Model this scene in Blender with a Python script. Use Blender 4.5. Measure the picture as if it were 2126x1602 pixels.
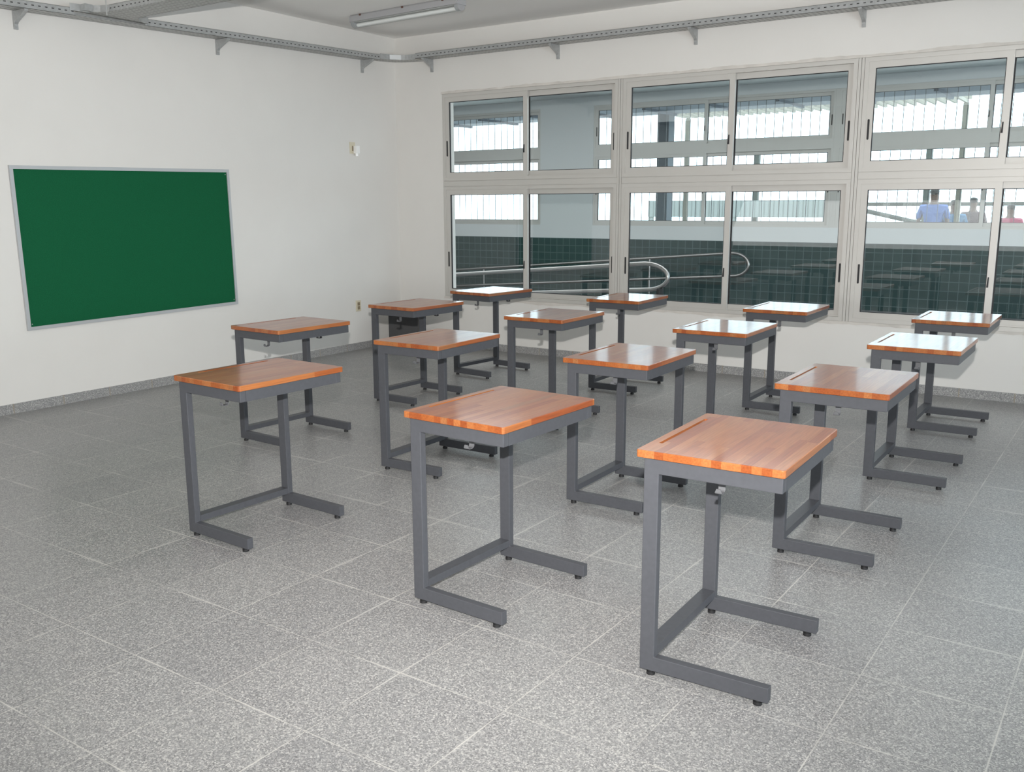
import bpy, bmesh, math, random
from mathutils import Vector, Matrix
random.seed(7)
PI = math.pi
for o in list(bpy.data.objects): bpy.data.objects.remove(o)
C = bpy.context.scene.collection
sc = bpy.context.scene

# ---------------------------------------------------------------- camera, light, exposure
CX, CY, CZ = 6.8761, -7.9973, 1.515
R = ((0.8305365, 0.55695103, -0.00382945), (-0.10343907, 0.16099908, 0.98151905), (-0.54727459, 0.81479129, -0.19132611))
cd = bpy.data.cameras.new('camera'); cam = bpy.data.objects.new('camera', cd); C.objects.link(cam)
m = Matrix.Identity(4)
for i in range(3):
    m[i][0] = R[0][i]; m[i][1] = R[1][i]; m[i][2] = -R[2][i]
m[0][3], m[1][3], m[2][3] = CX, CY, CZ
cam.matrix_world = m
cd.sensor_fit = 'HORIZONTAL'; cd.sensor_width = 36.0; cd.lens = 1926.84 / 2126 * 36.0
cd.clip_start = 0.05; cd.clip_end = 500
sc.camera = cam
sc.view_settings.view_transform = 'Standard'; sc.view_settings.look = 'None'
sc.view_settings.gamma = 1.0; sc.view_settings.use_curve_mapping = False
sc.view_settings.exposure = 0.0

w = bpy.data.worlds.new('world'); sc.world = w; w.use_nodes = True
bg = w.node_tree.nodes['Background']; bg.inputs[0].default_value = (0.74, 0.90, 1.0, 1); bg.inputs[1].default_value = 4.8

def lamp(name, kind, loc, energy, color, rot=None, **kw):
    l = bpy.data.lights.new(name, kind); l.energy = energy; l.color = color
    for k, v in kw.items(): setattr(l, k, v)
    o = bpy.data.objects.new(name, l); C.objects.link(o); o.location = loc
    if rot: o.rotation_euler = rot
    return o
def aim(o, target):
    o.rotation_euler = (Vector(target) - o.location).to_track_quat('-Z', 'Y').to_euler()
# the photographer's flash, on the hot shoe 22 cm above the lens
fl = lamp('camera_flash', 'SPOT', (CX, CY, CZ + 0.22), 1290, (1.0, 0.975, 0.95), spot_size=math.radians(98), spot_blend=1.0, shadow_soft_size=0.02)
aim(fl, (2.6, -2.2, 1.42))
# added fill light at the unseen right end wall, tilted up towards the ceiling
dl = lamp('fill_right_wall', 'AREA', (10.75, -5.6, 1.0), 130, (0.99, 0.985, 1.0), (0, PI/2 + 1.25, 0), shape='RECTANGLE', size=1.5, size_y=7.5)
ds = lamp('fill_front_wall', 'AREA', (4.6, -9.86, 1.55), 135, (1.0, 0.99, 0.985), (PI/2 + 0.80, 0, 0), shape='RECTANGLE', size=8.6, size_y=2.3)  # added soft fill in front of the solid wall behind the camera
dc = lamp('fill_corridor', 'AREA', (2.5, 2.2, 3.25), 360, (0.95, 0.985, 1.0), (0, 0, 0), shape='RECTANGLE', size=18.0, size_y=2.2)  # added fill below the closed corridor ceiling, brightens the far wall

cy = sc.cycles
cy.max_bounces = 8; cy.diffuse_bounces = 6; cy.glossy_bounces = 4; cy.transparent_max_bounces = 12
cy.sample_clamp_indirect = 6.0; cy.use_denoising = True; cy.caustics_reflective = False; cy.caustics_refractive = False

# ---------------------------------------------------------------- materials
class NT:
    def __init__(s, name):
        s.m = bpy.data.materials.new(name); s.m.use_nodes = True; s.t = s.m.node_tree; s.n = s.t.nodes; s.l = s.t.links
        s.b = s.n['Principled BSDF']; s.out = s.n['Material Output']
    def add(s, typ, **kw):
        nd = s.n.new(typ)
        for k, v in kw.items():
            if k.startswith('i_'):
                key = k[2:]; key = int(key) if key.isdigit() else key.replace('_', ' ')
                nd.inputs[key].default_value = v
            else: setattr(nd, k, v)
        return nd
    def link(s, a, b): s.l.new(a, b)
    def math(s, op, a, b=None, c=None):
        nd = s.n.new('ShaderNodeMath'); nd.operation = op
        for i, v in enumerate((a, b, c)):
            if v is None: continue
            if isinstance(v, (int, float)): nd.inputs[i].default_value = v
            else: s.l.new(v, nd.inputs[i])
        return nd.outputs[0]
    def mix(s, f, a, b, blend='MIX'):
        nd = s.n.new('ShaderNodeMix'); nd.data_type = 'RGBA'; nd.blend_type = blend
        for key, v in ((0, f), (6, a), (7, b)):
            if isinstance(v, (int, float)): nd.inputs[key].default_value = v
            elif isinstance(v, tuple): nd.inputs[key].default_value = (*v, 1)
            else: s.l.new(v, nd.inputs[key])
        return nd.outputs[2]
    def ramp(s, f, stops, interp='LINEAR'):
        nd = s.n.new('ShaderNodeValToRGB'); nd.color_ramp.interpolation = interp
        el = nd.color_ramp.elements
        while len(el) < len(stops): el.new(0.5)
        for e, (p, c) in zip(el, stops): e.position = p; e.color = (*c, 1) if len(c) == 3 else c
        s.l.new(f, nd.inputs[0]); return nd.outputs[0]
    def coord(s, kind='Object'):
        return s.n.new('ShaderNodeTexCoord').outputs[kind]
    def bump(s, h, strength, dist):
        nd = s.n.new('ShaderNodeBump'); nd.inputs['Strength'].default_value = strength; nd.inputs['Distance'].default_value = dist
        s.l.new(h, nd.inputs['Height']); s.l.new(nd.outputs[0], s.b.inputs['Normal'])

def plain(name, col, rough=0.5, metal=0.0, spec=0.5, noise=0.0, nscale=20, bumpy=0.0):
    t = NT(name); t.b.inputs['Base Color'].default_value = (*col, 1); t.b.inputs['Roughness'].default_value = rough
    t.b.inputs['Metallic'].default_value = metal; t.b.inputs['Specular IOR Level'].default_value = spec
    if noise or bumpy:
        nz = t.add('ShaderNodeTexNoise'); nz.inputs['Scale'].default_value = nscale; nz.inputs['Detail'].default_value = 4
        t.link(t.coord(), nz.inputs['Vector'])
        if noise:
            t.link(t.ramp(nz.outputs[0], [(0.3, tuple(c*(1-noise) for c in col)), (0.7, tuple(min(1, c*(1+noise)) for c in col))]), t.b.inputs['Base Color'])
        if bumpy: t.bump(nz.outputs[0], bumpy, 0.002)
    return t.m

M = {}
M['wall'] = plain('white_wall_paint', (0.705, 0.69, 0.662), 0.75, spec=0.25, noise=0.012, nscale=3, bumpy=0.0)
M['ceiling'] = plain('ceiling_paint', (0.86, 0.85, 0.83), 0.85, spec=0.2, noise=0.01, nscale=2)
M['corr_wall'] = plain('corridor_wall_paint', (0.62, 0.64, 0.64), 0.8, spec=0.2)
M['steel'] = plain('grey_painted_steel', (0.066, 0.0685, 0.077), 0.42, spec=0.3, noise=0.05, nscale=60, bumpy=0.12)
M['hook'] = plain('hook_paint', (0.12, 0.123, 0.13), 0.4)
M['rubber'] = plain('black_rubber', (0.012, 0.012, 0.013), 0.6)
M['alu'] = plain('natural_anodised_aluminium', (0.56, 0.545, 0.515), 0.42, metal=0.25, spec=0.5, noise=0.015, nscale=4)
M['gasket'] = plain('black_gasket', (0.015, 0.015, 0.017), 0.6)
M['galv'] = plain('galvanised_steel', (0.40, 0.41, 0.41), 0.34, metal=0.35, noise=0.10, nscale=45)
M['slot'] = plain('slot_hole_dark', (0.05, 0.05, 0.05), 0.9)
M['boardframe'] = plain('board_aluminium', (0.47, 0.48, 0.49), 0.4, metal=0.3)
M['plate'] = plain('beige_outlet_plastic', (0.62, 0.57, 0.44), 0.4)
M['plate_dark'] = plain('brown_socket', (0.25, 0.20, 0.13), 0.5)
M['white_pl'] = plain('white_plastic', (0.85, 0.85, 0.84), 0.3)
M['lamp_grey'] = plain('lamp_housing_grey', (0.36, 0.36, 0.37), 0.5)
M['bin'] = plain('black_plastic', (0.012, 0.012, 0.013), 0.5)
M['chrome'] = plain('stainless_rail', (0.40, 0.38, 0.37), 0.30, metal=1.0)
M['ramp'] = plain('concrete_dark', (0.16, 0.16, 0.165), 0.7, noise=0.1, nscale=5)
M['outground'] = plain('outdoor_paving', (0.62, 0.60, 0.56), 0.9, noise=0.05, nscale=2)
M['canopy'] = plain('canopy_blue_grey', (0.075, 0.10, 0.135), 0.7)
M['pillar'] = plain('blue_grey_pillar', (0.055, 0.072, 0.09), 0.6)
M['timber'] = plain('pergola_timber', (0.30, 0.27, 0.22), 0.7)
M['beam'] = plain('olive_steel_beam', (0.045, 0.05, 0.04), 0.6)
M['bars'] = plain('grille_steel', (0.10, 0.11, 0.12), 0.5)
M['skin'] = plain('skin', (0.10, 0.055, 0.038), 0.5)
M['hair'] = plain('dark_hair', (0.02, 0.016, 0.014), 0.5)
M['shirt_blue'] = plain('blue_shirt', (0.05, 0.10, 0.26), 0.8)
M['shirt_teal'] = plain('teal_shirt', (0.05, 0.12, 0.20), 0.8)
M['shirt_red'] = plain('red_shirt', (0.30, 0.05, 0.09), 0.8)
M['shirt_dark'] = plain('dark_shirt', (0.09, 0.06, 0.06), 0.8)
M['trousers'] = plain('dark_trousers', (0.03, 0.035, 0.05), 0.8)

def glass_mat(name, tint):
    t = NT(name); t.n.remove(t.b)
    g = t.add('ShaderNodeNewGeometry'); 
    ior = t.math('MULTIPLY_ADD', g.outputs['Backfacing'], 1/1.52 - 1.52, 1.52)
    fr = t.add('ShaderNodeFresnel'); t.link(ior, fr.inputs['IOR'])
    tr = t.add('ShaderNodeBsdfTransparent'); tr.inputs[0].default_value = (*tint, 1)
    gl = t.add('ShaderNodeBsdfGlossy'); gl.inputs['Roughness'].default_value = 0.0
    mx = t.add('ShaderNodeMixShader'); t.link(fr.outputs[0], mx.inputs[0]); t.link(tr.outputs[0], mx.inputs[1]); t.link(gl.outputs[0], mx.inputs[2])
    t.link(mx.outputs[0], t.out.inputs[0]); return t.m
M['glass'] = glass_mat('window_glass', (0.95, 0.97, 0.968))

def lens_mat():
    t = NT('lamp_lens'); t.b.inputs['Base Color'].default_value = (0.45, 0.45, 0.44, 1)
    t.b.inputs['Roughness'].default_value = 0.35
    return t.m
M['lens'] = lens_mat()

def wood_mat():
    t = NT('laminated_hardwood')
    co = t.coord(); sx = t.add('ShaderNodeSeparateXYZ'); t.link(co, sx.inputs[0])
    oi = t.add('ShaderNodeObjectInfo'); rnd = oi.outputs['Random']
    off = t.math('MULTIPLY', rnd, 37.0)
    strip = t.math('FLOOR', t.math('DIVIDE', sx.outputs[0], 0.031))          # strips run along the desk's length
    u = t.math('ADD', t.math('MULTIPLY', sx.outputs[0], 1/0.038), 0.0)
    wn = t.add('ShaderNodeTexWhiteNoise', noise_dimensions='2D')
    cv = t.add('ShaderNodeCombineXYZ'); t.link(strip, cv.inputs[0]); t.link(off, cv.inputs[1]); t.link(cv.outputs[0], wn.inputs['Vector'])
    yy = t.math('ADD', t.math('DIVIDE', sx.outputs[1], 0.42), t.math('MULTIPLY', wn.outputs['Value'], 5.0))
    piece = t.math('FLOOR', yy)
    wn2 = t.add('ShaderNodeTexWhiteNoise', noise_dimensions='3D')
    cv2 = t.add('ShaderNodeCombineXYZ'); t.link(strip, cv2.inputs[0]); t.link(piece, cv2.inputs[1]); t.link(off, cv2.inputs[2]); t.link(cv2.outputs[0], wn2.inputs['Vector'])
    base = t.ramp(wn2.outputs['Value'], [(0.0, (0.235, 0.058, 0.016)), (0.3, (0.275, 0.077, 0.020)), (0.6, (0.305, 0.095, 0.026)), (0.85, (0.34, 0.124, 0.040)), (1.0, (0.265, 0.105, 0.040))])
    mp = t.add('ShaderNodeMapping'); mp.inputs['Scale'].default_value = (160, 7, 160); 
    cv3 = t.add('ShaderNodeVectorMath', operation='ADD'); t.link(co, cv3.inputs[0]); t.link(wn2.outputs['Color'], cv3.inputs[1])
    t.link(cv3.outputs[0], mp.inputs[0])
    nz = t.add('ShaderNodeTexNoise'); nz.inputs['Scale'].default_value = 1.0; nz.inputs['Detail'].default_value = 5; t.link(mp.outputs[0], nz.inputs['Vector'])
    grain = t.ramp(nz.outputs[0], [(0.3, (0.72, 0.66, 0.62)), (0.65, (1.12, 1.12, 1.1))])
    col = t.mix(0.75, base, grain, 'MULTIPLY')
    t.link(col, t.b.inputs['Base Color'])
    t.b.inputs['Roughness'].default_value = 0.34; t.b.inputs['Specular IOR Level'].default_value = 0.28
    t.b.inputs['Coat Weight'].default_value = 0.6; t.b.inputs['Coat Roughness'].default_value = 0.11
    nz2 = t.add('ShaderNodeTexNoise'); nz2.inputs['Scale'].default_value = 9; t.link(co, nz2.inputs['Vector'])
    t.bump(nz2.outputs[0], 0.035, 0.01)
    return t.m
M['wood'] = wood_mat()

def terrazzo(name, mode):
    t = NT(name); co = t.coord()
    def speck(scale, seed):
        mp = t.add('ShaderNodeMapping'); mp.inputs['Location'].default_value = (seed, seed*1.7, 0); t.link(co, mp.inputs[0])
        v = t.add('ShaderNodeTexVoronoi'); v.inputs['Scale'].default_value = scale; t.link(mp.outputs[0], v.inputs['Vector'])
        s = t.add('ShaderNodeSeparateColor'); t.link(v.outputs['Color'], s.inputs[0]); return s.outputs[0]
    a = t.ramp(speck(230, 0), [(0.0, (0.10, 0.102, 0.105)), (0.25, (0.185, 0.186, 0.19)), (0.60, (0.29, 0.29, 0.29)), (0.80, (0.41, 0.405, 0.39)), (1.0, (0.64, 0.63, 0.60))])
    b = t.ramp(speck(470, 3.3), [(0.0, (0.15, 0.15, 0.155)), (0.5, (0.28, 0.28, 0.28)), (1.0, (0.50, 0.49, 0.475))])
    col = t.mix(0.42, a, b)
    if mode == 'floor':
        S, TA = 0.4195, -0.0125
        mp = t.add('ShaderNodeMapping'); mp.vector_type = 'TEXTURE'
        mp.inputs['Location'].default_value = (4.14, -6.685, 0); mp.inputs['Rotation'].default_value = (0, 0, TA); mp.inputs['Scale'].default_value = (S, S, 1)
        t.link(co, mp.inputs[0]); s = t.add('ShaderNodeSeparateXYZ'); t.link(mp.outputs[0], s.inputs[0])
        d = []
        cells = []
        for ax in (0, 1):
            f = t.math('FRACT', s.outputs[ax]); cells.append(t.math('FLOOR', s.outputs[ax]))
            d.append(t.math('MINIMUM', f, t.math('SUBTRACT', 1.0, f)))
        dist = t.math('MINIMUM', d[0], d[1])
        cv = t.add('ShaderNodeCombineXYZ'); t.link(cells[0], cv.inputs[0]); t.link(cells[1], cv.inputs[1])
        wn = t.add('ShaderNodeTexWhiteNoise', noise_dimensions='2D'); t.link(cv.outputs[0], wn.inputs['Vector'])
        tone = t.ramp(wn.outputs['Value'], [(0, (0.86, 0.86, 0.865)), (1, (0.95, 0.95, 0.945))])
        col = t.mix(1.0, col, tone, 'MULTIPLY')
        nz = t.add('ShaderNodeTexNoise'); nz.inputs['Scale'].default_value = 1.3; nz.inputs['Detail'].default_value = 5; t.link(co, nz.inputs['Vector'])
        cloud = t.ramp(nz.outputs[0], [(0.3, (0.94, 0.94, 0.94)), (0.7, (1.05, 1.045, 1.035))])
        col = t.mix(1.0, col, cloud, 'MULTIPLY')
        # whitish cement dust along the joints, patchy
        nz3 = t.add('ShaderNodeTexNoise'); nz3.inputs['Scale'].default_value = 3.0; nz3.inputs['Detail'].default_value = 3; t.link(co, nz3.inputs['Vector'])
        wdt = t.math('MULTIPLY', t.math('MAXIMUM', t.math('SUBTRACT', nz3.outputs[0], 0.52), 0.0), 0.32)
        haze = t.add('ShaderNodeMapRange'); haze.inputs['From Min'].default_value = 0.0; t.link(t.math('ADD', wdt, 0.001), haze.inputs['From Max'])
        haze.inputs['To Min'].default_value = 0.42; haze.inputs['To Max'].default_value = 0.0; t.link(dist, haze.inputs['Value'])
        col = t.mix(haze.outputs[0], col, (0.45, 0.445, 0.43))
        line = t.math('LESS_THAN', dist, 0.0048)
        col = t.mix(t.math('MULTIPLY', line, t.ramp(nz3.outputs[0], [(0.35, (0.25,)*3), (0.6, (0.9,)*3)])), col, (0.50, 0.485, 0.45))
        t.link(t.ramp(nz.outputs[0], [(0.3, (0.30,)*3), (0.7, (0.42,)*3)]), t.b.inputs['Roughness'])
        t.b.inputs['Specular IOR Level'].default_value = 0.5
    else:
        s = t.add('ShaderNodeSeparateXYZ'); t.link(co, s.inputs[0])
        f = t.math('FRACT', t.math('DIVIDE', t.math('ADD', s.outputs[mode], 4.451), 0.394))
        line = t.math('LESS_THAN', t.math('MINIMUM', f, t.math('SUBTRACT', 1.0, f)), 0.012)
        col = t.mix(t.math('MULTIPLY', line, 0.8), col, (0.30, 0.26, 0.20))
        t.b.inputs['Roughness'].default_value = 0.35
    t.link(col, t.b.inputs['Base Color']); return t.m
M['floor'] = terrazzo('terrazzo_tiles', 'floor')
M['base_x'] = terrazzo('terrazzo_skirting_back', 0)
M['base_y'] = terrazzo('terrazzo_skirting_left', 1)

def tile_mat():
    t = NT('green_wall_tiles'); co = t.coord(); s = t.add('ShaderNodeSeparateXYZ'); t.link(co, s.inputs[0])
    d = []; cells = []
    for ax in (0, 2):
        q = t.math('DIVIDE', t.math('SUBTRACT', s.outputs[ax], 0.07), 0.126); f = t.math('FRACT', q); cells.append(t.math('FLOOR', q))
        d.append(t.math('MINIMUM', f, t.math('SUBTRACT', 1.0, f)))
    dist = t.math('MINIMUM', d[0], d[1])
    cv = t.add('ShaderNodeCombineXYZ'); t.link(cells[0], cv.inputs[0]); t.link(cells[1], cv.inputs[1])
    wn = t.add('ShaderNodeTexWhiteNoise', noise_dimensions='2D'); t.link(cv.outputs[0], wn.inputs['Vector'])
    base = t.ramp(wn.outputs['Value'], [(0, (0.022, 0.048, 0.048)), (1, (0.032, 0.062, 0.060))])
    col = t.mix(t.math('LESS_THAN', dist, 0.04), base, (0.085, 0.125, 0.125))
    t.link(col, t.b.inputs['Base Color']); t.b.inputs['Roughness'].default_value = 0.25; return t.m
M['tiles'] = tile_mat()

def board_mat():
    t = NT('green_board_felt'); co = t.coord()
    nz = t.add('ShaderNodeTexNoise'); nz.inputs['Scale'].default_value = 260; nz.inputs['Detail'].default_value = 2; t.link(co, nz.inputs['Vector'])
    t.link(t.ramp(nz.outputs[0], [(0.35, (0.006, 0.082, 0.033)), (0.65, (0.010, 0.112, 0.047))]), t.b.inputs['Base Color'])
    t.b.inputs['Roughness'].default_value = 0.9; t.b.inputs['Specular IOR Level'].default_value = 0.1; return t.m
M['board'] = board_mat()

def tray_mat(axis):
    t = NT('perforated_galvanised_' + str(axis)); co = t.coord(); s = t.add('ShaderNodeSeparateXYZ'); t.link(co, s.inputs[0])
    nz = t.add('ShaderNodeTexNoise'); nz.inputs['Scale'].default_value = 40; t.link(co, nz.inputs['Vector'])
    base = t.ramp(nz.outputs[0], [(0.3, (0.36, 0.37, 0.36)), (0.7, (0.48, 0.48, 0.465))])
    f = t.math('FRACT', t.math('DIVIDE', s.outputs[axis], 0.042)); slot = t.math('LESS_THAN', f, 0.42)
    g = t.math('FRACT', t.math('DIVIDE', t.math('ADD', s.outputs[1-axis], 10.012), 0.05)); slot2 = t.math('LESS_THAN', g, 0.72)
    col = t.mix(t.math('MULTIPLY', t.math('MULTIPLY', slot, slot2), 0.85), base, (0.22, 0.22, 0.215))
    t.link(col, t.b.inputs['Base Color']); t.b.inputs['Roughness'].default_value = 0.45; t.b.inputs['Metallic'].default_value = 0.45; return t.m
def rail_mat(axis):
    t = NT('slotted_galvanised_' + str(axis)); co = t.coord(); s = t.add('ShaderNodeSeparateXYZ'); t.link(co, s.inputs[0])
    nz = t.add('ShaderNodeTexNoise'); nz.inputs['Scale'].default_value = 40; t.link(co, nz.inputs['Vector'])
    base = t.ramp(nz.outputs[0], [(0.3, (0.36, 0.37, 0.37)), (0.7, (0.44, 0.45, 0.45))])
    f = t.math('FRACT', t.math('DIVIDE', s.outputs[axis], 0.05)); a = t.math('LESS_THAN', f, 0.38)
    b = t.math('LESS_THAN', t.math('ABSOLUTE', t.math('SUBTRACT', s.outputs[2], 0.027)), 0.0034)
    t.link(t.mix(t.math('MULTIPLY', a, b), base, (0.03, 0.03, 0.03)), t.b.inputs['Base Color']); t.b.inputs['Roughness'].default_value = 0.35; t.b.inputs['Metallic'].default_value = 0.35; return t.m
M['rail_x'] = rail_mat(0); M['rail_y'] = rail_mat(1)
M['tray_x'] = tray_mat(0); M['tray_y'] = tray_mat(1)

def slat_mat():
    t = NT('slatted_facade'); co = t.coord(); s = t.add('ShaderNodeSeparateXYZ'); t.link(co, s.inputs[0])
    f = t.math('FRACT', t.math('DIVIDE', s.outputs[0], 0.11)); line = t.math('LESS_THAN', f, 0.3)
    t.link(t.mix(line, (0.25, 0.26, 0.245), (0.17, 0.18, 0.165)), t.b.inputs['Base Color']); t.b.inputs['Roughness'].default_value = 0.8; return t.m
M['slats'] = slat_mat()

# ---------------------------------------------------------------- geometry helpers
def box(bm, x0, x1, y0, y1, z0, z1):
    v = [bm.verts.new(p) for p in ((x0,y0,z0),(x1,y0,z0),(x1,y1,z0),(x0,y1,z0),(x0,y0,z1),(x1,y0,z1),(x1,y1,z1),(x0,y1,z1))]
    fs = [bm.faces.new([v[i] for i in q]) for q in ((3,2,1,0),(4,5,6,7),(0,1,5,4),(1,2,6,5),(2,3,7,6),(3,0,4,7))]
    return fs
def prism(bm, pts, a, b, axis):
    """polygon pts (2D) extruded from a to b along axis; 2D coords are the remaining axes in order"""
    def P(p, t):
        q = list(p); q.insert(axis, t); return q
    A = [bm.verts.new(P(p, a)) for p in pts]; B = [bm.verts.new(P(p, b)) for p in pts]
    n = len(pts); bm.faces.new(A); bm.faces.new(B[::-1])
    for i in range(n): bm.faces.new((A[i], A[(i+1) % n], B[(i+1) % n], B[i]))
def cyl(bm, p, r, h, n=16, r2=None, axis=2):
    r2 = r if r2 is None else r2
    def P(a, rr, t):
        q = [rr*math.cos(a), rr*math.sin(a)]; q.insert(axis, t); return [q[i] + p[i] for i in range(3)]
    A = [bm.verts.new(P(2*PI*i/n, r, 0)) for i in range(n)]; B = [bm.verts.new(P(2*PI*i/n, r2, h)) for i in range(n)]
    bm.faces.new(A); bm.faces.new(B[::-1])
    for i in range(n): bm.faces.new((A[i], A[(i+1) % n], B[(i+1) % n], B[i]))
def tube(bm, pts, r, n=12):
    pts = [Vector(p) for p in pts]; rings = []
    for i, p in enumerate(pts):
        d = (pts[min(i+1, len(pts)-1)] - pts[max(i-1, 0)]).normalized()
        up = Vector((0, 1, 0)) if abs(d.y) < 0.9 else Vector((1, 0, 0))
        a = d.cross(up).normalized(); b = d.cross(a)
        rings.append([bm.verts.new(p + r*(math.cos(2*PI*k/n)*a + math.sin(2*PI*k/n)*b)) for k in range(n)])
    for A, B in zip(rings, rings[1:]):
        for k in range(n): bm.faces.new((A[k], A[(k+1) % n], B[(k+1) % n], B[k]))
    bm.faces.new(rings[0]); bm.faces.new(rings[-1][::-1])
def bevel(bm, width, seg=2, angle=40):
    es = [e for e in bm.edges if len(e.link_faces) == 2 and math.degrees(e.calc_face_angle(0)) > angle]
    bmesh.ops.bevel(bm, geom=es, offset=width, segments=seg, profile=0.5, affect='EDGES', clamp_overlap=True)
def obj(name, bm, mat, parent=None, smooth=False, loc=None):
    bmesh.ops.recalc_face_normals(bm, faces=bm.faces)
    me = bpy.data.meshes.new(name); bm.to_mesh(me); bm.free()
    mats = mat if isinstance(mat, (list, tuple)) else [mat]
    for q in mats: me.materials.append(q)
    if smooth:
        for p in me.polygons: p.use_smooth = True
        try: me.set_sharp_from_angle(angle=math.radians(35))
        except Exception: pass
    o = bpy.data.objects.new(name, me); C.objects.link(o)
    if parent: o.parent = parent
    if loc: o.location = loc
    return o
def thing(name, label, cat, loc=(0, 0, 0), rotz=0, group=None):
    o = bpy.data.objects.new(name, None); C.objects.link(o); o.location = loc; o.rotation_euler = (0, 0, rotz)
    o['label'] = label; o['category'] = cat
    if group: o['group'] = group
    o.empty_display_size = 0.1
    return o
def tag(o, label, cat, group=None):
    o['label'] = label; o['category'] = cat
    if group: o['group'] = group
    return o
def struct(o): o['kind'] = 'structure'; return o
def sbox(name, mat, *b):
    bm = bmesh.new(); box(bm, *b); return struct(obj(name, bm, mat))

# ---------------------------------------------------------------- room shell
HC = 3.268; XE = 11.0; YS = -10.0; T = 0.2
sbox('floor', M['floor'], -0.2, XE + .2, YS - .2, T, -0.1, 0)
sbox('ceiling', M['ceiling'], -0.2, XE + .2, YS - .2, T, HC, HC + 0.15)
sbox('wall_left', M['wall'], -0.2, 0, YS, T, 0, HC)
# bay edges of the long window
BAYS = [(0.632, 2.700), (2.752, 4.850), (4.902, 6.970), (7.022, 9.09)]
WZ0, WZ1 = 0.545, 2.655
bm = bmesh.new()   # back wall with its long opening
box(bm, 0, XE, 0, T, 0, WZ0); box(bm, 0, XE, 0, T, WZ1, HC); box(bm, 0, BAYS[0][0], 0, T, WZ0, WZ1); box(bm, BAYS[-1][1], XE, 0, T, WZ0, WZ1)
struct(obj('wall_back', bm, M['wall']))
# right end wall and the wall behind the photographer; the right one has an opening added to let light in
def wall_with_hole(name, axis, a, b, u0, u1, h0, h1, v0, v1):
    bm = bmesh.new()
    def bb(p0, p1, z0, z1):
        if axis == 0: box(bm, a, b, p0, p1, z0, z1)
        else: box(bm, p0, p1, a, b, z0, z1)
    bb(u0, u1, 0, v0); bb(u0, u1, v1, HC); bb(u0, h0, v0, v1); bb(h1, u1, v0, v1)
    struct(obj(name, bm, M['wall']))
wall_with_hole('wall_right', 0, XE, XE + .2, YS, 0, -9.4, -1.8, 0.35, 2.2)
sbox('wall_front', M['wall'], 0, XE, YS, YS + .12, 0, HC)
sbox('baseboard_left', M['base_y'], 0, 0.014, YS, -0.014, 0, 0.072)
sbox('baseboard_back', M['base_x'], 0, XE, -0.014, 0, 0, 0.072)
# rough plaster lip over and under the window
M['plaster'] = plain('rough_plaster', (0.60, 0.57, 0.53), 0.9, noise=0.12, nscale=6, bumpy=0.5)
def lip(name, z0, z1, jit):
    bm = bmesh.new(); n = 160; x0, x1 = BAYS[0][0] - .01, BAYS[-1][1] + .01
    rows = []
    for i in range(n + 1):
        x = x0 + (x1 - x0)*i/n; j = jit*(random.random() - .3 + math.sin(i*.35)*.4)
        zz1 = z1 + (j if jit > 0 else 0); zz0 = z0 + (j if jit < 0 else 0)
        rows.append([bm.verts.new(p) for p in ((x, -0.004, zz0), (x, -0.004, zz1), (x, 0.004, zz1), (x, 0.004, zz0))])
    for A, B in zip(rows, rows[1:]):
        for k in range(4): bm.faces.new((A[k], A[(k+1) % 4], B[(k+1) % 4], B[k]))
    bm.faces.new(rows[0]); bm.faces.new(rows[-1][::-1])
    return struct(obj(name, bm, M['plaster']))
lip('trim_1', WZ1, WZ1 + 0.022, 0.010)
lip('trim_2', WZ0 - 0.022, WZ0, -0.012)

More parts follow.
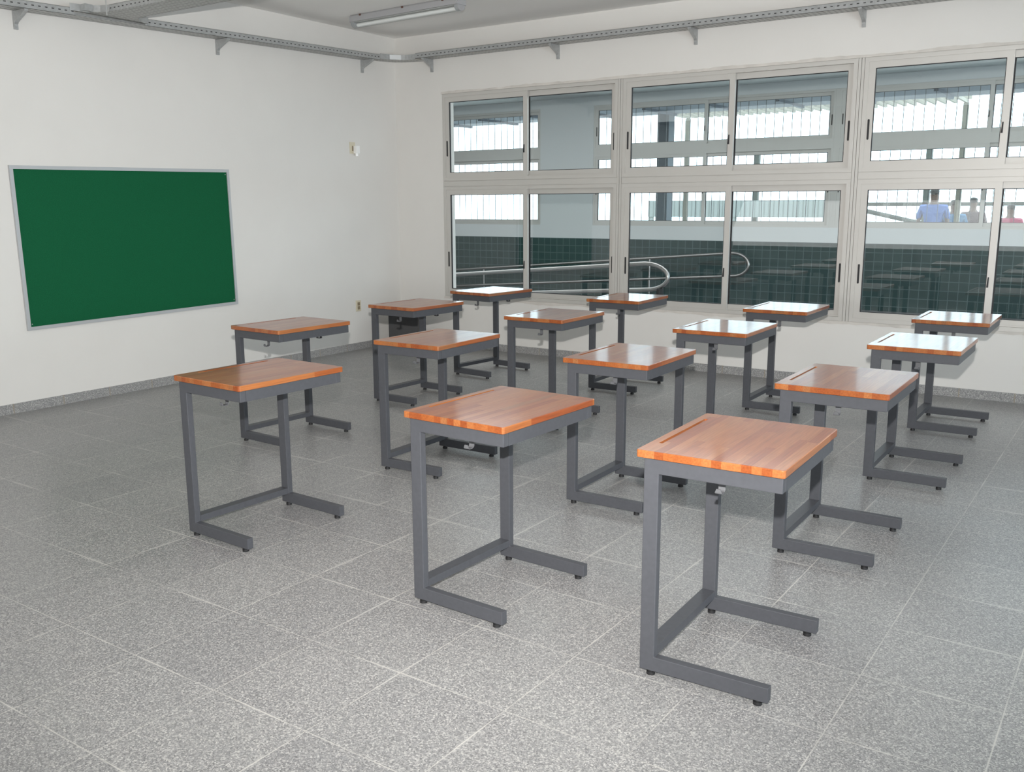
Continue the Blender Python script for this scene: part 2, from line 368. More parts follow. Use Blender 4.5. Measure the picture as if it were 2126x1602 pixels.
# ---------------------------------------------------------------- sliding windows
def frame_rect(bm, x0, x1, z0, z1, y0, y1, l, r, b, t):
    box(bm, x0, x0 + l, y0, y1, z0, z1); box(bm, x1 - r, x1, y0, y1, z0, z1)
    box(bm, x0 + l, x1 - r, y0, y1, z0, z0 + b); box(bm, x0 + l, x1 - r, y0, y1, z1 - t, z1)
def slot_bm(xc, zc, y, h, wd=0.014, d=0.004):
    bm = bmesh.new(); pts = []
    r = wd/2
    for k in range(9): a = PI*k/8; pts.append((xc + r*math.cos(a), zc + h/2 - r + r*math.sin(a)))
    for k in range(9): a = PI + PI*k/8; pts.append((xc + r*math.cos(a), zc - h/2 + r + r*math.sin(a)))
    prism(bm, pts, y - d, y, 1); return bm
def sliding_unit(root, x0, x1, z0, z1, yb, hz, mat, simple=False, flip=False):
    """outer frame, front (left) sash and rear (right) sash, one pane each"""
    F = 0.034; S = 0.050; xm = (x0 + x1)/2
    bm = bmesh.new(); frame_rect(bm, x0, x1, z0, z1, yb, yb + .075, F, F, F, F)
    if not simple: box(bm, x0 + F, x1 - F, yb + .034, yb + .038, z0 + F, z0 + F + .012)
    obj('outer_frame', bm, mat, root)
    for side in (0, 1):
        a, b = (x0 + F, xm + .027) if side == 0 else (xm - .027, x1 - F)
        y0, y1 = (yb + .006, yb + .032) if side == 0 else (yb + .040, yb + .066)
        bm = bmesh.new(); frame_rect(bm, a, b, z0 + F, z1 - F, y0, y1, S, S, S, S)
        bevel(bm, .002, 1)
        s = obj('sash', bm, mat, root)
        bm = bmesh.new(); frame_rect(bm, a + S, b - S, z0 + F + S, z1 - F - S, y0 + .004, y1 - .004, .005, .005, .005, .005); obj('gasket', bm, M['gasket'], s)
        bm = bmesh.new(); box(bm, a + S + .003, b - S - .003, y0 + .011, y0 + .016, z0 + F + S + .003, z1 - F - S - .003); obj('pane', bm, M['glass'], s)
        hx = a + S*.42 if side == 0 else b - S*.42
        obj('handle', slot_bm(hx, hz, y0, .16 if not simple else .15, .015), M['gasket'], s)
        if side == 1:
            bm = bmesh.new(); box(bm, xm + .0235, xm + .036, y0 + .001, y0 + .009, z0 + F + .002, z1 - F - .002); obj('gasket_shade_strip', bm, M['gasket'], s)  # black strip for the gasket plus the shade on the stile's side
        if side == 0:
            bm = bmesh.new(); xx = xm + .027 - S; prism(bm, [(xx + .002, hz - .07), (xx + .016, hz - .07), (xx + .016, hz + .01), (xx + .008, hz + .01)], y0 - .006, y0, 1)
            obj('latch', bm, M['gasket'], s)
nW = 0
for (x0, x1) in BAYS:
    nW += 1
    rt = bpy.data.objects.new('window_%d' % nW, None); C.objects.link(rt); rt['kind'] = 'structure'
    sliding_unit(rt, x0, x1, 1.768, WZ1, 0.004, 2.10, M['alu'])
    sliding_unit(rt, x0, x1, WZ0, 1.708, 0.004, 0.945, M['alu'])
    bm = bmesh.new(); box(bm, x0, x1, 0.008, 0.07, 1.711, 1.765); box(bm, x0 + .001, x1 - .001, 0.02, 0.06, 1.706, 1.770); obj('transom', bm, M['alu'], rt)
    if nW < len(BAYS):
        nx = BAYS[nW][0]; bm = bmesh.new(); box(bm, x1 + .003, (x1 + nx)/2 - .0015, 0.002, 0.07, WZ0, WZ1); box(bm, (x1 + nx)/2 + .0015, nx - .003, 0.006, 0.07, WZ0, WZ1)
        box(bm, x1, nx, 0.02, 0.06, WZ0, WZ1)
        obj('mullion', bm, M['alu'], rt)
# window frames added around the unseen fill lights
def added_window_frame(name, axis, a, b, u0, u1, z0, z1, n):
    bm = bmesh.new()
    def bb(p0, p1, q0, q1):
        if axis == 0: box(bm, a, b, p0, p1, q0, q1)
        else: box(bm, p0, p1, a, b, q0, q1)
    bb(u0, u1, z0, z0 + .05); bb(u0, u1, z1 - .05, z1)
    for i in range(n + 1):
        c = u0 + (u1 - u0)*i/n; bb(max(u0, c - .03), min(u1, c + .03), z0 + .05, z1 - .05)
    return struct(obj(name, bm, M['alu']))
added_window_frame('window_11', 1, YS + .12, YS + .125, 0.3, 8.9, 0.35, 2.75, 8)
added_window_frame('window_5', 0, XE + .05, XE + .11, -9.4, -1.8, 0.35, 2.2, 7)

# ---------------------------------------------------------------- hall beyond the window
DY = 6.0; CHC = 3.26; FX = (-5.84, -1.915, -0.875, 3.055, 3.105, 7.0, 7.05, 10.95); fz0, fz1 = 1.172, 3.122
bm = bmesh.new()
for a, b in ((-12, FX[0]), (FX[1], FX[2]), (FX[7], 14)): box(bm, a, b, DY, DY + .18, 0.95, 3.4)
for a, b in ((FX[0], FX[1]), (FX[2], FX[7])):
    box(bm, a, b, DY, DY + .18, 0.95, fz0); box(bm, a, b, DY, DY + .18, fz1, 3.4)
struct(obj('wall_outer', bm, M['corr_wall']))
sbox('wall_tiled', M['tiles'], -12, 14, DY - .008, DY + .18, -1.3, 0.953)
sbox('ceiling_corridor', M['corr_wall'], -12, 14, T, DY + .18, CHC + .008, CHC + .1)
sbox('wall_end', M['corr_wall'], -12.2, -12, T, DY, -1.3, CHC)
sbox('wall_corridor_side', M['corr_wall'], -12, -0.2, T - .2, T, -1.3, HC)
for k in range(4):
    x0, x1 = FX[2*k], FX[2*k + 1]
    rt = bpy.data.objects.new('window_%d' % (6 + k), None); C.objects.link(rt); rt['kind'] = 'structure'
    sliding_unit(rt, x0, x1, 2.405, fz1, DY + .01, 2.70, M['alu'], True)
    sliding_unit(rt, x0, x1, fz0, 2.33, DY + .01, 1.75, M['alu'], True)
    bm = bmesh.new(); box(bm, x0, x1, DY + .012, DY + .08, 2.33, 2.405); obj('transom', bm, M['alu'], rt)
    if k in (1, 2):
        bm = bmesh.new(); box(bm, x1, x1 + .05, DY + .014, DY + .08, fz0, fz1); obj('mullion', bm, M['alu'], rt)
    bm = bmesh.new(); n = int((x1 - x0)/0.135)
    for i in range(n + 1):
        x = x0 + .03 + i*0.135
        if x < x1: box(bm, x - .0038, x + .0038, DY + .145, DY + .153, fz0, fz1)
    obj('security_bars', bm, M['bars'], rt)
# ramp and landing
bm = bmesh.new(); prism(bm, [(14, -1.3), (14, 0), (2.7, 0), (-12, -1.22), (-12, -1.3)], T, DY - .008, 1)
struct(obj('floor_corridor', bm, M['ramp']))
def loop_rail(name, y, top, bot, xend, posts, label, cat):
    (xa, za), (xb, zb) = top; (xc, zc), (xd, zd) = bot
    pts = [(xa, y, za), (xb, y, zb)]
    r = (zb - zd)/2; cx = max(xb, xd); zm = (zb + zd)/2
    for k in range(1, 12):
        a = PI/2 - PI*k/12; pts.append((cx + (xend - cx)*math.cos(a), y, zm + r*math.sin(a)))
    pts += [(xd, y, zd), (xc, y, zc)]
    bm = bmesh.new(); tube(bm, pts, 0.024)
    root = thing(name, label, cat, (xb, y, 0))
    o = obj('rail', bm, M['chrome'], root, True); o.location = (-xb, -y, 0)
    bm = bmesh.new()
    for px in posts:
        f = (px - xa)/(xb - xa); zt = za + (zb - za)*f if px < 2.3 else .60; zf = 0 if px > 2.7 else (px - 2.7)*0.083
        bm2 = bmesh.new(); cyl(bm2, (px - xb, 0, zf), 0.016 if px < 2.3 else 0.04, zt - zf - .01); obj('post', bm2, M['rubber'] if px > 2.3 else M['chrome'], root, True)
    bm.free()
loop_rail('handrail', 1.6, ((-5.0, 0.255), (2.25, 0.862)), ((-5.0, 0.05), (2.26, 0.567)), 2.53, (-3.0, -0.6, 2.44), 'stainless ramp handrail with rounded loop end, nearest the window', 'handrail')
loop_rail('handrail', 5.8, ((-9.0, -0.108), (1.70, 0.78)), ((-9.0, -0.35), (1.68, 0.43)), 1.95, (-6.0, -3.0, 0.3), 'stainless ramp handrail fixed along the green tiled wall', 'handrail')

# ---------------------------------------------------------------- outdoors beyond the corridor windows
struct(obj('ground', (lambda b: (box(b, -40, 60, DY + .18, 70, -0.1, 0.0), b)[1])(bmesh.new()), M['outground']))
bm = bmesh.new(); box(bm, -12, 16, DY + .2, 7.5, 3.06, 3.18)
for i in range(24): box(bm, -10 + i*1.1, -9.94 + i*1.1, DY + .22, 7.48, 3.02, 3.06)
tag(obj('canopy', bm, M['canopy']), 'blue grey canopy above the far barred windows', 'canopy')
for x in (-0.17, 11.6):
    bm = bmesh.new(); box(bm, -.105, .105, -.105, .105, 0, 3.06)
    tag(obj('canopy_pillar', bm, M['pillar'], loc=(x, 7.3, 0)), 'blue grey pillar seen through the far barred window' if x < 5 else 'blue grey pillar beyond the right end of the far windows', 'pillar')
pg = thing('pergola', 'white slatted pergola roof outside the far barred windows', 'pergola', (2.1, 8.5, 3.06))
bm = bmesh.new()
for i in range(32): box(bm, -2.4 + i*.15, -2.36 + i*.15, -.8, .05, 0, .05)
obj('slats', bm, M['timber'], pg)
for y in (-.7, -.03):
    bm = bmesh.new(); box(bm, -2.45, 2.35, y, y + .06, .052, .12); obj('beam', bm, M['timber'], pg)
for x in (-2.38, 2.28):
    bm = bmesh.new(); box(bm, x - .04, x + .04, -.03, .03, -3.06, -.002); obj('leg', bm, M['timber'], pg)
bm = bmesh.new(); box(bm, -3.2, 1.2, 13, 13.15, 1.22, 1.60)
for i in range(3): box(bm, -3.2 + 2.1*i, -3.1 + 2.1*i, 13.02, 13.12, 0, 1.22)
tag(obj('slatted_fence', bm, M['slats']), 'pale grey slatted screen raised on posts, far outside', 'fence')
pv = thing('pavilion_frame', 'dark steel frame of posts, beams and diagonal brace outside', 'shelter', (0, 14, 0))
def pbar(name, *b): bm = bmesh.new(); box(bm, *b); return obj(name, bm, M['beam'], pv)
pbar('beam', -1.2, 12, 0, .12, 1.98, 2.14); pbar('beam', -1.2, 12, 0, .12, 1.46, 1.54)
for x in (-0.9, 2.9, 6.5): pbar('post', x - .06, x + .06, 0, .12, 0, 2.9)
bm = bmesh.new(); tube(bm, [(1.0, .05, 1.5), (3.9, .05, .85)], .05, 8); obj('brace', bm, M['beam'], pv)

def person(x, y, h, face, shirt, label, name='person'):
    root = thing(name, label, 'person', (x, y, 0), face)
    s = h/1.75
    def skinned(nm, chains, mat, sub=1):
        me = bpy.data.meshes.new(nm); vs = []; es = []; rs = []
        for ch in chains:
            prev = None
            for (p, r) in ch:
                if isinstance(p, int): prev = p; continue
                vs.append([c*s for c in p]); rs.append(r*s); k = len(vs) - 1
                if prev is not None: es.append((prev, k))
                prev = k
        me.from_pydata(vs, es, []); o = bpy.data.objects.new(nm, me); C.objects.link(o); o.parent = root
        o.modifiers.new('skin', 'SKIN')
        for i, sv in enumerate(me.skin_vertices[0].data): sv.radius = (rs[i], rs[i]*0.85); sv.use_root = (i == 0)
        sb = o.modifiers.new('sub', 'SUBSURF'); sb.levels = sub; sb.render_levels = sub
        me.materials.append(mat); 
        for p in me.polygons: p.use_smooth = True
        return o
    skinned('body', [
        [((0, 0, .95), .13), ((0, 0, 1.15), .125), ((0, 0, 1.36), .14), ((0, 0, 1.47), .07), ((0, 0, 1.55), .055), ((0, .01, 1.63), .085), ((0, .005, 1.72), .07)],
        [(2, 0), ((.18, 0, 1.42), .06), ((.24, .0, 1.16), .045), ((.23, .08, .93), .035), ((.23, .10, .85), .03)],
        [(2, 0), ((-.18, 0, 1.42), .06), ((-.24, .0, 1.16), .045), ((-.23, .08, .93), .035), ((-.23, .10, .85), .03)],
        [(0, 0), ((.10, 0, .86), .09), ((.11, 0, .48), .06), ((.11, 0, .10), .045), ((.11, .14, .03), .035)],
        [(0, 0), ((-.10, 0, .86), .09), ((-.11, 0, .48), .06), ((-.11, 0, .10), .045), ((-.11, .14, .03), .035)]], M['skin'])
    skinned('shirt', [
        [((0, 0, .93), .15), ((0, 0, 1.15), .15), ((0, 0, 1.36), .165), ((0, 0, 1.47), .085)],
        [(2, 0), ((.19, 0, 1.42), .078), ((.245, .0, 1.2), .062)], [(2, 0), ((-.19, 0, 1.42), .078), ((-.245, .0, 1.2), .062)]], shirt)
    skinned('trousers', [[((0, 0, .96), .145), ((.10, 0, .85), .105), ((.11, 0, .48), .075), ((.11, 0, .09), .065)], [(0, 0), ((-.10, 0, .85), .105), ((-.11, 0, .48), .075), ((-.11, 0, .09), .065)]], M['trousers'])
    skinned('hair', [[((0, -.02, 1.62), .085), ((0, -.012, 1.71), .088), ((0, -.005, 1.75), .06)]], M['hair'])
    return root
# standing outside on the paving, backs to the window
person(3.74, 10.16, 1.78, 0.05, M['shirt_blue'], 'person in a blue shirt standing outside, back to the windows')
person(4.02, 10.5, 1.58, 0.2, M['shirt_teal'], 'shorter person in a dark teal shirt beside the blue shirt, outside')
person(4.28, 10.9, 1.62, -0.2, M['shirt_dark'], 'person in a dark top standing outside between blue and red shirts')
person(4.95, 10.3, 1.50, 0.1, M['shirt_red'], 'person in a red shirt outside near the picture\'s right edge')

# ---------------------------------------------------------------- cable trays
TW, TH = 0.165, 0.052
# tray along the left wall: falls slightly away from the corner (object tilt about X)
TILT = 0.0262
lt = thing('cable_tray', 'galvanised perforated cable tray running along the left wall', 'cable tray', (0, 0, 3.0))
lt.rotation_euler = (TILT, 0, 0)
bm = bmesh.new(); box(bm, 0.012, TW, -9.7, -0.42, 0, .002); obj('tray_floor', bm, M['tray_y'], lt)
for side, (a, b) in enumerate(((-9.7, -3.78), (-3.18, -0.42))):
    bm = bmesh.new(); box(bm, TW - .002, TW, a, b, 0, TH); box(bm, TW - .012, TW, a, b, TH - .002, TH); box(bm, TW - .001, TW + .001, a, a + .2, .004, TH - .004)
    obj('side_rail', bm, M['rail_y'], lt)
bm = bmesh.new(); box(bm, .012, .014, -9.7, -0.42, 0, TH); obj('side_rail', bm, M['galv'], lt)
# tray along the window wall
bt = thing('cable_tray', 'galvanised perforated cable tray running above the long window', 'cable tray', (0, 0, 3.01))
bm = bmesh.new(); box(bm, .42, 10.9, -TW, -.012, 0, .002); obj('tray_floor', bm, M['tray_x'], bt)
for a, b in ((.42, 3.40), (3.404, 10.9)):
    bm = bmesh.new(); box(bm, a, b, -TW, -TW + .002, 0, TH); box(bm, a, b, -TW, -TW + .012, TH - .002, TH)
    if a > 3: box(bm, 3.35, 3.50, -TW - .003, -TW, .004, TH - .004)
    obj('side_rail', bm, M['rail_x'], bt)
bm = bmesh.new(); box(bm, .42, 10.9, -.014, -.012, 0, TH); obj('side_rail', bm, M['galv'], bt)
# rounded elbow in the corner
el = thing('cable_tray_elbow', 'curved galvanised tray elbow joining both trays in the corner', 'cable tray', (0, 0, 3.001))
def arc(cx, cyy, r, n=10):   # from facing -X side to facing +Y side of the inside corner
    return [(cx - r*math.cos(PI/2*k/n), cyy + r*math.sin(PI/2*k/n)) for k in range(n + 1)]
ro = arc(.42, -.42, .42 - TW); ri = arc(.42, -.42, .408)
bm = bmesh.new()
pts = ri + ro[::-1]
prism(bm, pts, 0, .002, 2); obj('elbow_floor', bm, M['tray_x'], el)
bm = bmesh.new()
for (p, q) in zip(ro, ro[1:]):
    dx, dy = q[0] - p[0], q[1] - p[1]; L = math.hypot(dx, dy); nx, ny = dy/L*.002, -dx/L*.002
    prism(bm, [p, q, (q[0] + nx, q[1] + ny), (p[0] + nx, p[1] + ny)], 0, TH, 2)
obj('elbow_side', bm, M['galv'], el, True)
bm = bmesh.new(); p, q = ro[3], ro[6]
dx, dy = q[0] - p[0], q[1] - p[1]; L = math.hypot(dx, dy); nx, ny = dy/L*.009, -dx/L*.009
prism(bm, [(p[0] + nx*.5, p[1] + ny*.5), (q[0] + nx*.5, q[1] + ny*.5), (q[0] + nx, q[1] + ny), (p[0] + nx, p[1] + ny)], .004, TH - .004, 2); obj('splice_plate', bm, plain('bright_zinc', (0.62, 0.63, 0.63), 0.3, metal=0.4), el)
# branch tray crossing the room
xt = thing('cable_tray', 'wide perforated cable tray branching out across the room at the top left', 'cable tray', (0, -3.48, 2.93))
YW = .125
bm = bmesh.new()
prism(bm, [(.168, -.33), (.21, -.21), (.33, -.13), (10.6, -YW), (10.6, YW), (.33, .13), (.21, .21), (.168, .33)], 0, .002, 2); obj('tray_floor', bm, M['tray_x'], xt)
for s in (-1, 1):
    bm = bmesh.new(); yy = s*YW; y0, y1 = sorted((yy, yy - s*.002)); box(bm, .34, 10.6, y0, y1, 0, TH)
    y0, y1 = sorted((yy, yy - s*.012)); box(bm, .34, 10.6, y0, y1, TH - .002, TH)
    obj('side_rail', bm, M['rail_x'], xt)
    pts = [(.168, s*.33), (.185, s*.26), (.22, s*.20), (.27, s*.15), (.34, s*YW)]
    bm = bmesh.new()
    for (p, q) in zip(pts, pts[1:]):
        prism(bm, [p, q, (q[0], q[1] - s*.002), (p[0], p[1] - s*.002)], 0, TH, 2)
    obj('tee_side', bm, M['galv'], xt, True)
bm = bmesh.new(); box(bm, .19, .255, -.262, -.20, .002, TH - .002); o = obj('splice_plate', bm, M['galv'], xt)
for (x, y) in ((.36, -.16), (2.6, -.16), (4.6, -.16), (2.6, .16), (4.6, .16)):
    bm = bmesh.new(); cyl(bm, (x, y, -.03), .004, HC - 2.93 + .03, 8); obj('hanger_rod', bm, M['galv'], xt, True)
bm = bmesh.new()
bm.free()
for x in (2.6, 4.6):
    bm = bmesh.new(); box(bm, x - .015, x + .015, -.19, .19, -.02, -.001); obj('hanger_strap', bm, M['galv'], xt)

def bracket_mesh():
    """projects along -Y from a wall at y=0; arm top at z=0"""
    bm = bmesh.new()
    prism(bm, [(0, 0), (-.165, 0), (-.165, -.012), (-.150, -.019), (-.030, -.076), (-.020, -.090), (-.018, -.125), (0, -.125)], -.014, .014, 0)
    bevel(bm, .002, 1)
    cyl(bm, (0, -.0225, -.110), .005, .004, 8, axis=1)
    return bm
b0 = obj('tray_bracket', bracket_mesh(), M['galv'])
spots = [(0.515, 0, 3.009, 0, 'galvanised bracket under the window wall tray, closest to the corner'), (2.055, 0, 3.009, 0, 'galvanised bracket above the first window, second from the corner'),
         (3.46, 0, 3.009, 0, 'galvanised bracket above the middle window, third from the corner'), (4.875, 0, 3.009, 0, 'galvanised bracket above the right-hand window, rightmost in view'),
         (0, -0.525, 3.0 - .525*TILT - .002, PI/2, 'galvanised bracket under the left wall tray, closest to the corner'), (0, -2.36, 3.0 - 2.36*TILT - .002, PI/2, 'galvanised bracket on left wall above the green board\'s right end'),
         (0, -4.14, 3.0 - 4.14*TILT - .002, PI/2, 'galvanised bracket at top left corner of the picture')]
for i, (x, y, z, rz, lab) in enumerate(spots):
    o = b0 if i == 0 else b0.copy()
    if i: C.objects.link(o)
    o.location = (x, y, z); o.rotation_euler = (0, 0, rz); tag(o, lab, 'bracket', 'brackets under the cable trays')

# ---------------------------------------------------------------- ceiling lamp
ca = math.atan2(-.083, 1.385)
lp = thing('ceiling_lamp', 'unlit grey tube lamp with clear cover fixed under the ceiling', 'lamp', (1.15, -1.175, HC), ca)
bm = bmesh.new(); L = .665; pts = []
for k in range(11): a = PI*k/10; pts.append((.055*math.cos(a), -.045 + .0*math.sin(a)))
prof = [(-.060, -.062), (-.058, -.014), (-.045, 0), (.045, 0), (.058, -.014), (.060, -.062)]
prism(bm, prof, -L, L, 0); bevel(bm, .008, 2); o = obj('housing', bm, M['lamp_grey'], lp); 
bm = bmesh.new(); prof = [(.056, -.060)] + [(.056*math.cos(PI*k/12), -.060 - .052*math.sin(PI*k/12)) for k in range(1, 12)] + [(-.056, -.060)]
prism(bm, prof, -L + .012, L - .012, 0); obj('cover', bm, M['glass'], lp, True)
bm = bmesh.new(); box(bm, -L + .03, L - .03, -.045, .045, -.0665, -.0625); obj('reflector', bm, M['lens'], lp)
bm = bmesh.new(); cyl(bm, (-L + .05, 0, -.086), .017, 2*L - .10, 14, axis=0); obj('fluorescent_tube', bm, M['white_pl'], lp, True)
bm = bmesh.new()
bm.free()
for s in (-1, 1):
    bm = bmesh.new(); cyl(bm, (s*(L - .025) - .02, 0, -.062), .050, .04, 20, axis=0); obj('end_cap', bm, M['lamp_grey'], lp, True)
rc = plain('rusty_clip', (0.16, 0.08, 0.06), 0.6, metal=0.5)
for x in (-.52, .02, .50):
    bm = bmesh.new(); box(bm, x - .010, x + .010, -.064, -.058, -.020, -.004); obj('clip', bm, rc, lp)

# ---------------------------------------------------------------- green board
bd = thing('notice_board', 'green felt board in aluminium frame on the left wall', 'board', (0, -3.304, 1.220))
bd.rotation_euler = (math.radians(0.75), 0, 0)
BW, BH = 0.988, 0.604
bm = bmesh.new()
def mitre(bm, y0, y1, z0, z1, t, x0, x1):
    o = [(y0, z0), (y1, z0), (y1, z1), (y0, z1)]; i = [(y0 + t, z0 + t), (y1 - t, z0 + t), (y1 - t, z1 - t), (y0 + t, z1 - t)]
    for k in range(4): prism(bm, [o[k], o[(k+1) % 4], i[(k+1) % 4], i[k]], x0, x1, 0)
mitre(bm, -BW, BW, -BH, BH, .026, .001, .020); bevel(bm, .003, 1); obj('frame', bm, M['boardframe'], bd)
bm = bmesh.new(); box(bm, .001, .012, -BW + .02, BW - .02, -BH + .02, BH - .02); obj('felt_panel', bm, M['board'], bd)
for s, q in ((1, 1), (-1, -1), (1, -1)):
    bm = bmesh.new(); cyl(bm, (.012, s*(BW - .04), q*(BH - .045)), .004, .002, 10, axis=0); obj('screw', bm, M['galv'], bd)

# ---------------------------------------------------------------- wall plates
wp = thing('wall_socket', 'beige wall plate high on left wall with a white adaptor hanging from it', 'socket', (0, -.705, 2.10))
bm = bmesh.new(); box(bm, .0005, .009, -.04, .034, -.058, .058); bevel(bm, .002, 2); obj('cover_plate', bm, M['plate'], wp)
bm = bmesh.new(); box(bm, .009, .012, -.012, .012, -.03, .02); obj('socket_insert', bm, M['plate_dark'], wp)
bm = bmesh.new(); box(bm, .012, .055, .006, .054, -.055, .020); bevel(bm, .014, 3); cyl(bm, (.034, .03, -.085), .017, .04, 16); 
tag(obj('plug_adaptor', bm, M['white_pl'], None, True, (0, -.705, 2.10)), 'white adaptor plugged into the beige plate high on the left wall', 'adaptor')
for nm, lab, yy, zz in (('wall_socket', 'beige wall plate with dark brown sockets, low on left wall near corner', -.70, .466),):
    ws = thing(nm, lab, 'socket', (0, yy, zz))
    bm = bmesh.new(); box(bm, .0005, .008, -.036, .036, -.058, .058); bevel(bm, .002, 2); obj('cover_plate', bm, M['plate'], ws)
    bm = bmesh.new(); box(bm, .008, .011, -.017, .017, .004, .038); box(bm, .008, .011, -.017, .017, -.038, -.004); obj('socket_insert', bm, M['plate_dark'], ws)

# ---------------------------------------------------------------- black bin in the corner
bn = thing('waste_bin', 'black box-shaped bin in the corner behind the first back-left desks', 'bin', (.40, -.42, 0), math.radians(34))
bm = bmesh.new(); o4 = [(-.155, -.11), (.155, -.11), (.155, .11), (-.155, .11)]
prism(bm, o4, 0.002, .43, 2); bevel(bm, .01, 2); obj('bin_body', bm, M['bin'], bn)
bm = bmesh.new(); box(bm, -.16, .16, -.115, .115, .42, .44); bevel(bm, .004, 1); obj('rim', bm, M['bin'], bn)

# ---------------------------------------------------------------- desks
DW, DD, H = 0.6076, 0.4716, 0.76
TT = 0.025; LX = 0.024; TX, TY = 0.050, 0.030; FE = 0.452; RE = 0.463; EY = 0.012; G = 0.017
def make_desk():
    root = thing('student_desk', 'x', 'desk')
    # top with a pencil groove
    bm = bmesh.new()
    xs = [0, .030, .043, DD]; ys = [0, .11, .512, DW]; z1, z0 = H, H - TT
    top = [[bm.verts.new((x, y, z1)) for y in ys] for x in xs]; bot = [[bm.verts.new((x, y, z0)) for y in ys] for x in xs]
    for i in range(3):
        for j in range(3):
            bm.faces.new((bot[i][j], bot[i][j+1], bot[i+1][j+1], bot[i+1][j]))
            if (i, j) == (1, 1): continue
            bm.faces.new((top[i][j], top[i+1][j], top[i+1][j+1], top[i][j+1]))
    gv = [bm.verts.new((x, y, z1 - .007)) for (x, y) in ((xs[1], ys[1]), (xs[2], ys[1]), (xs[2], ys[2]), (xs[1], ys[2]))]
    tv = [top[1][1], top[2][1], top[2][2], top[1][2]]
    bm.faces.new(gv)
    for k in range(4): bm.faces.new((tv[k], tv[(k+1) % 4], gv[(k+1) % 4], gv[k]))
    for j in range(3):
        bm.faces.new((top[0][j], top[0][j+1], bot[0][j+1], bot[0][j])); bm.faces.new((top[3][j+1], top[3][j], bot[3][j], bot[3][j+1]))
        bm.faces.new((top[j+1][0], top[j][0], bot[j][0], bot[j+1][0])); bm.faces.new((top[j][3], top[j+1][3], bot[j+1][3], bot[j][3]))
    bmesh.ops.recalc_face_normals(bm, faces=bm.faces)
    ce = [e for e in bm.edges if abs(e.verts[0].co.z - e.verts[1].co.z) > .02]
    ce = [e for e in ce if e.verts[0].co.x in (0.0, e.verts[0].co.x) and (abs(e.verts[0].co.x) < 1e-6 or abs(e.verts[0].co.x - DD) < 1e-5) and (abs(e.verts[0].co.y) < 1e-6 or abs(e.verts[0].co.y - DW) < 1e-5)]
    bmesh.ops.bevel(bm, geom=ce, offset=.010, segments=4, profile=.5, affect='EDGES')
    pe = [e for e in bm.edges if len(e.link_faces) == 2 and abs(e.verts[0].co.z - e.verts[1].co.z) < 1e-6 and e.verts[0].co.z > z0 - .001 and math.degrees(e.calc_face_angle(0)) > 60 and not (.02 < (e.verts[0].co.x + e.verts[1].co.x)/2 < .06 and .1 < (e.verts[0].co.y + e.verts[1].co.y)/2 < .52)]
    bmesh.ops.bevel(bm, geom=pe, offset=.0025, segments=2, profile=.5, affect='EDGES')
    obj('desktop', bm, M['wood'], root)
    # C-shaped side frames: leg, foot bar, top rail, cut at 45 degrees
    zr = H - TT
    for y0, y1 in ((EY, EY + TY), (DW - EY - TY, DW - EY)):
        bm = bmesh.new()
        prism(bm, [(LX, G), (LX + TX, G + TX), (LX + TX, zr - TX), (LX, zr)], y0, y1, 1)
        prism(bm, [(LX, G), (FE, G), (FE, G + TX), (LX + TX, G + TX)], y0, y1, 1)
        prism(bm, [(LX, zr), (LX + TX, zr - TX), (RE, zr - TX), (RE, zr)], y0, y1, 1)
        bmesh.ops.remove_doubles(bm, verts=bm.verts, dist=1e-5)
        inner = [f for f in bm.faces if len([1 for e in f.edges if len(e.link_faces) > 2]) >= 2 and abs(f.normal.y) < .1 and abs(abs(f.normal.x) - abs(f.normal.z)) < .01]
        bmesh.ops.delete(bm, geom=inner, context='FACES_ONLY')
        bmesh.ops.recalc_face_normals(bm, faces=bm.faces)
        bevel(bm, .0022, 2, 60)
        sf = obj('side_frame', bm, M['steel'], root)
        for px in (LX + .035, FE - .035):
            bm = bmesh.new(); cyl(bm, (px, (y0 + y1)/2, 0), .0145, .011, 18); cyl(bm, (px, (y0 + y1)/2, .011), .0115, G - .011, 14); obj('levelling_foot', bm, M['rubber'], sf, True)
    # end rails of the top frame and the floor stretcher
    for nm, x0, x1, z0_, z1_ in (('apron_rail', LX, LX + .030, zr - TX, zr), ('apron_rail', RE - .030, RE, zr - TX, zr), ('stretcher', LX + .0005, LX + TX - .0005, G + TX - .003, G + TX + .027)):
        bm = bmesh.new(); box(bm, x0, x1, EY + TY + .0004, DW - EY - TY - .0004, z0_ + .0003, z1_ - .0003); bevel(bm, .0018, 1); obj(nm, bm, M['steel'], root)
    # weld gussets in the corners of the top frame
    for y0, s in ((EY + TY, 1), (DW - EY - TY, -1)):
        bm = bmesh.new(); prism(bm, [(LX + .03, y0 + s*.0006), (LX + .085, y0 + s*.0006), (LX + .03, y0 + s*.055)], zr - TX - .003, zr - TX + .002, 2); obj('corner_gusset', bm, M['steel'], root)
    # bag hooks: strap under the top, bent outwards with a rounded lip
    for yc, s in ((.100, -1), (DW - .100, 1)):
        bm = bmesh.new(); hx, hw, t = .250, .0115, .0025
        box(bm, hx - hw, hx + hw, yc - t/2, yc + t/2, .648, zr - .003)
        box(bm, hx - .02, hx + .02, *sorted((yc + s*.0, yc - s*.035)), zr - .003, zr)
        path = [(yc, .648)]
        for k in range(1, 6): a = PI/2*k/5; path.append((yc + s*(.012 - .012*math.cos(a)), .648 - .012*math.sin(a)))
        path.append((yc + s*.026, .636))
        for k in range(1, 5): a = PI/2*.8*k/4; path.append((yc + s*(.026 + .006*math.sin(a)), .636 + .006*(1 - math.cos(a))))
        path.append((yc + s*.0335, .652))
        ring = []
        n = len(path)
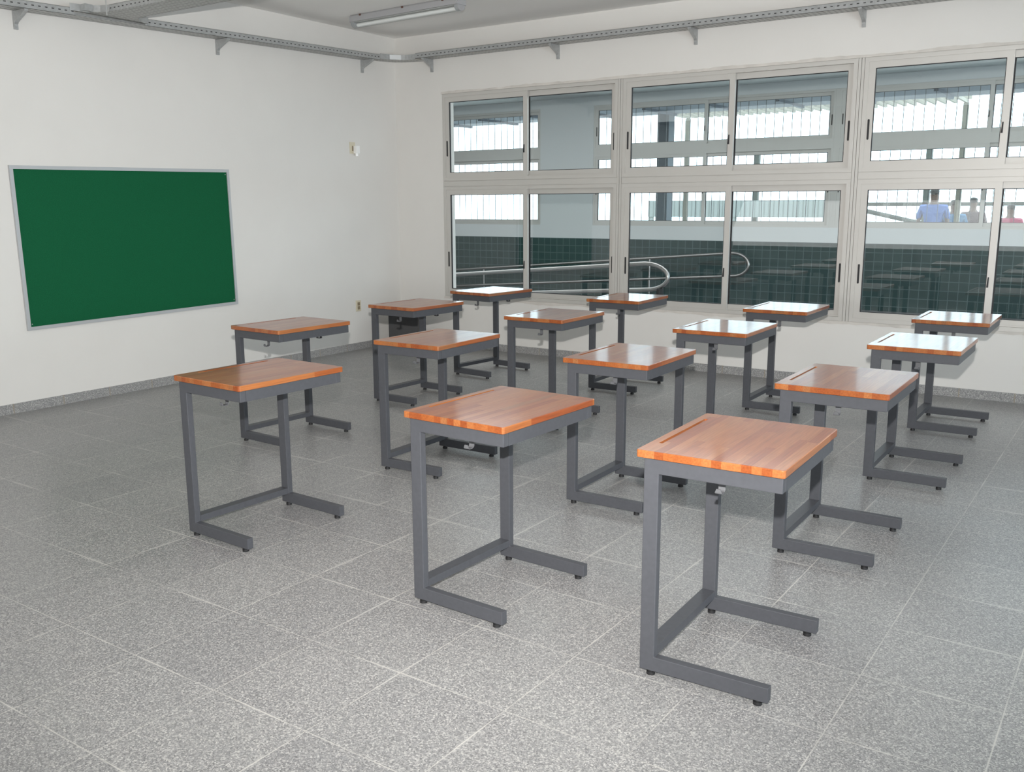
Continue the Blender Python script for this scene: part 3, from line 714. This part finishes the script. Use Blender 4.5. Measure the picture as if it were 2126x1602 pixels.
        for i, (py, pz) in enumerate(path):
            q = path[min(i+1, n-1)]; p = path[max(i-1, 0)]; dy, dz = q[0] - p[0], q[1] - p[1]; Ln = math.hypot(dy, dz); ny, nz = -dz/Ln*t/2, dy/Ln*t/2
            ww = hw if i < n - 1 else hw*.55
            ring.append([bm.verts.new(c) for c in ((hx - ww, py + ny, pz + nz), (hx + ww, py + ny, pz + nz), (hx + ww, py - ny, pz - nz), (hx - ww, py - ny, pz - nz))])
        for A, B in zip(ring, ring[1:]):
            for k in range(4): bm.faces.new((A[k], A[(k+1) % 4], B[(k+1) % 4], B[k]))
        bm.faces.new(ring[0]); bm.faces.new(ring[-1][::-1])
        obj('bag_hook', bm, M['hook'], root)
    return root
DESKS = [
 (5.622, -5.432, 1.22, 'nearest desk at lower right, orange laminated top with pencil groove on grey C-frame'),
 (4.641, -5.405, -2.64, 'orange-topped desk in the nearest row, middle one of three'),
 (3.271, -5.403, -2.42, 'orange-topped desk in the nearest row, leftmost, standing alone at the left'),
 (5.628, -4.121, 0.28, 'desk directly behind the lower-right one, second row, rightmost'),
 (4.511, -4.022, 0.78, 'desk in the second row with half its top in pale window glare, third from left'),
 (3.282, -4.073, 0.49, 'desk in the second row, second from left, behind the nearest middle desk'),
 (2.050, -4.069, -2.75, 'desk in the second row, leftmost, closest to the green board'),
 (5.687, -2.751, 0.02, 'desk in the third row, rightmost, top turned pale by window glare'),
 (4.518, -2.706, 1.07, 'desk in the third row, third from left, top nearly white with glare'),
 (3.254, -2.709, 0.39, 'desk in the third row, second from left, plain brown top without glare'),
 (1.932, -2.644, -2.10, 'desk in the third row, leftmost, with the black bin behind it'),
 (5.656, -1.411, -0.06, 'desk in the back row under the windows, farthest right'),
 (4.485, -1.387, 0.60, 'desk in the back row, third from left, bluish white glare on its top'),
 (3.143, -1.347, 2.01, 'desk in the back row, second from left, brown top, before the first mullion'),
 (1.753, -1.370, -5.61, 'desk in the back row, leftmost, turned slightly, pale glare on top')]
d0 = make_desk(); kids = [(k, list(k.children)) for k in list(d0.children)]
for i, (x, y, a, lab) in enumerate(DESKS):
    if i == 0: r = d0
    else:
        r = d0.copy(); C.objects.link(r)
        for k, subs in kids:
            c = k.copy(); C.objects.link(c); c.parent = r
            for g in subs:
                e = g.copy(); C.objects.link(e); e.parent = c
    r.location = (x, y, 0); r.rotation_euler = (0, 0, math.radians(a))
    r['label'] = lab; r['category'] = 'desk'; r['group'] = 'student desks in four rows'
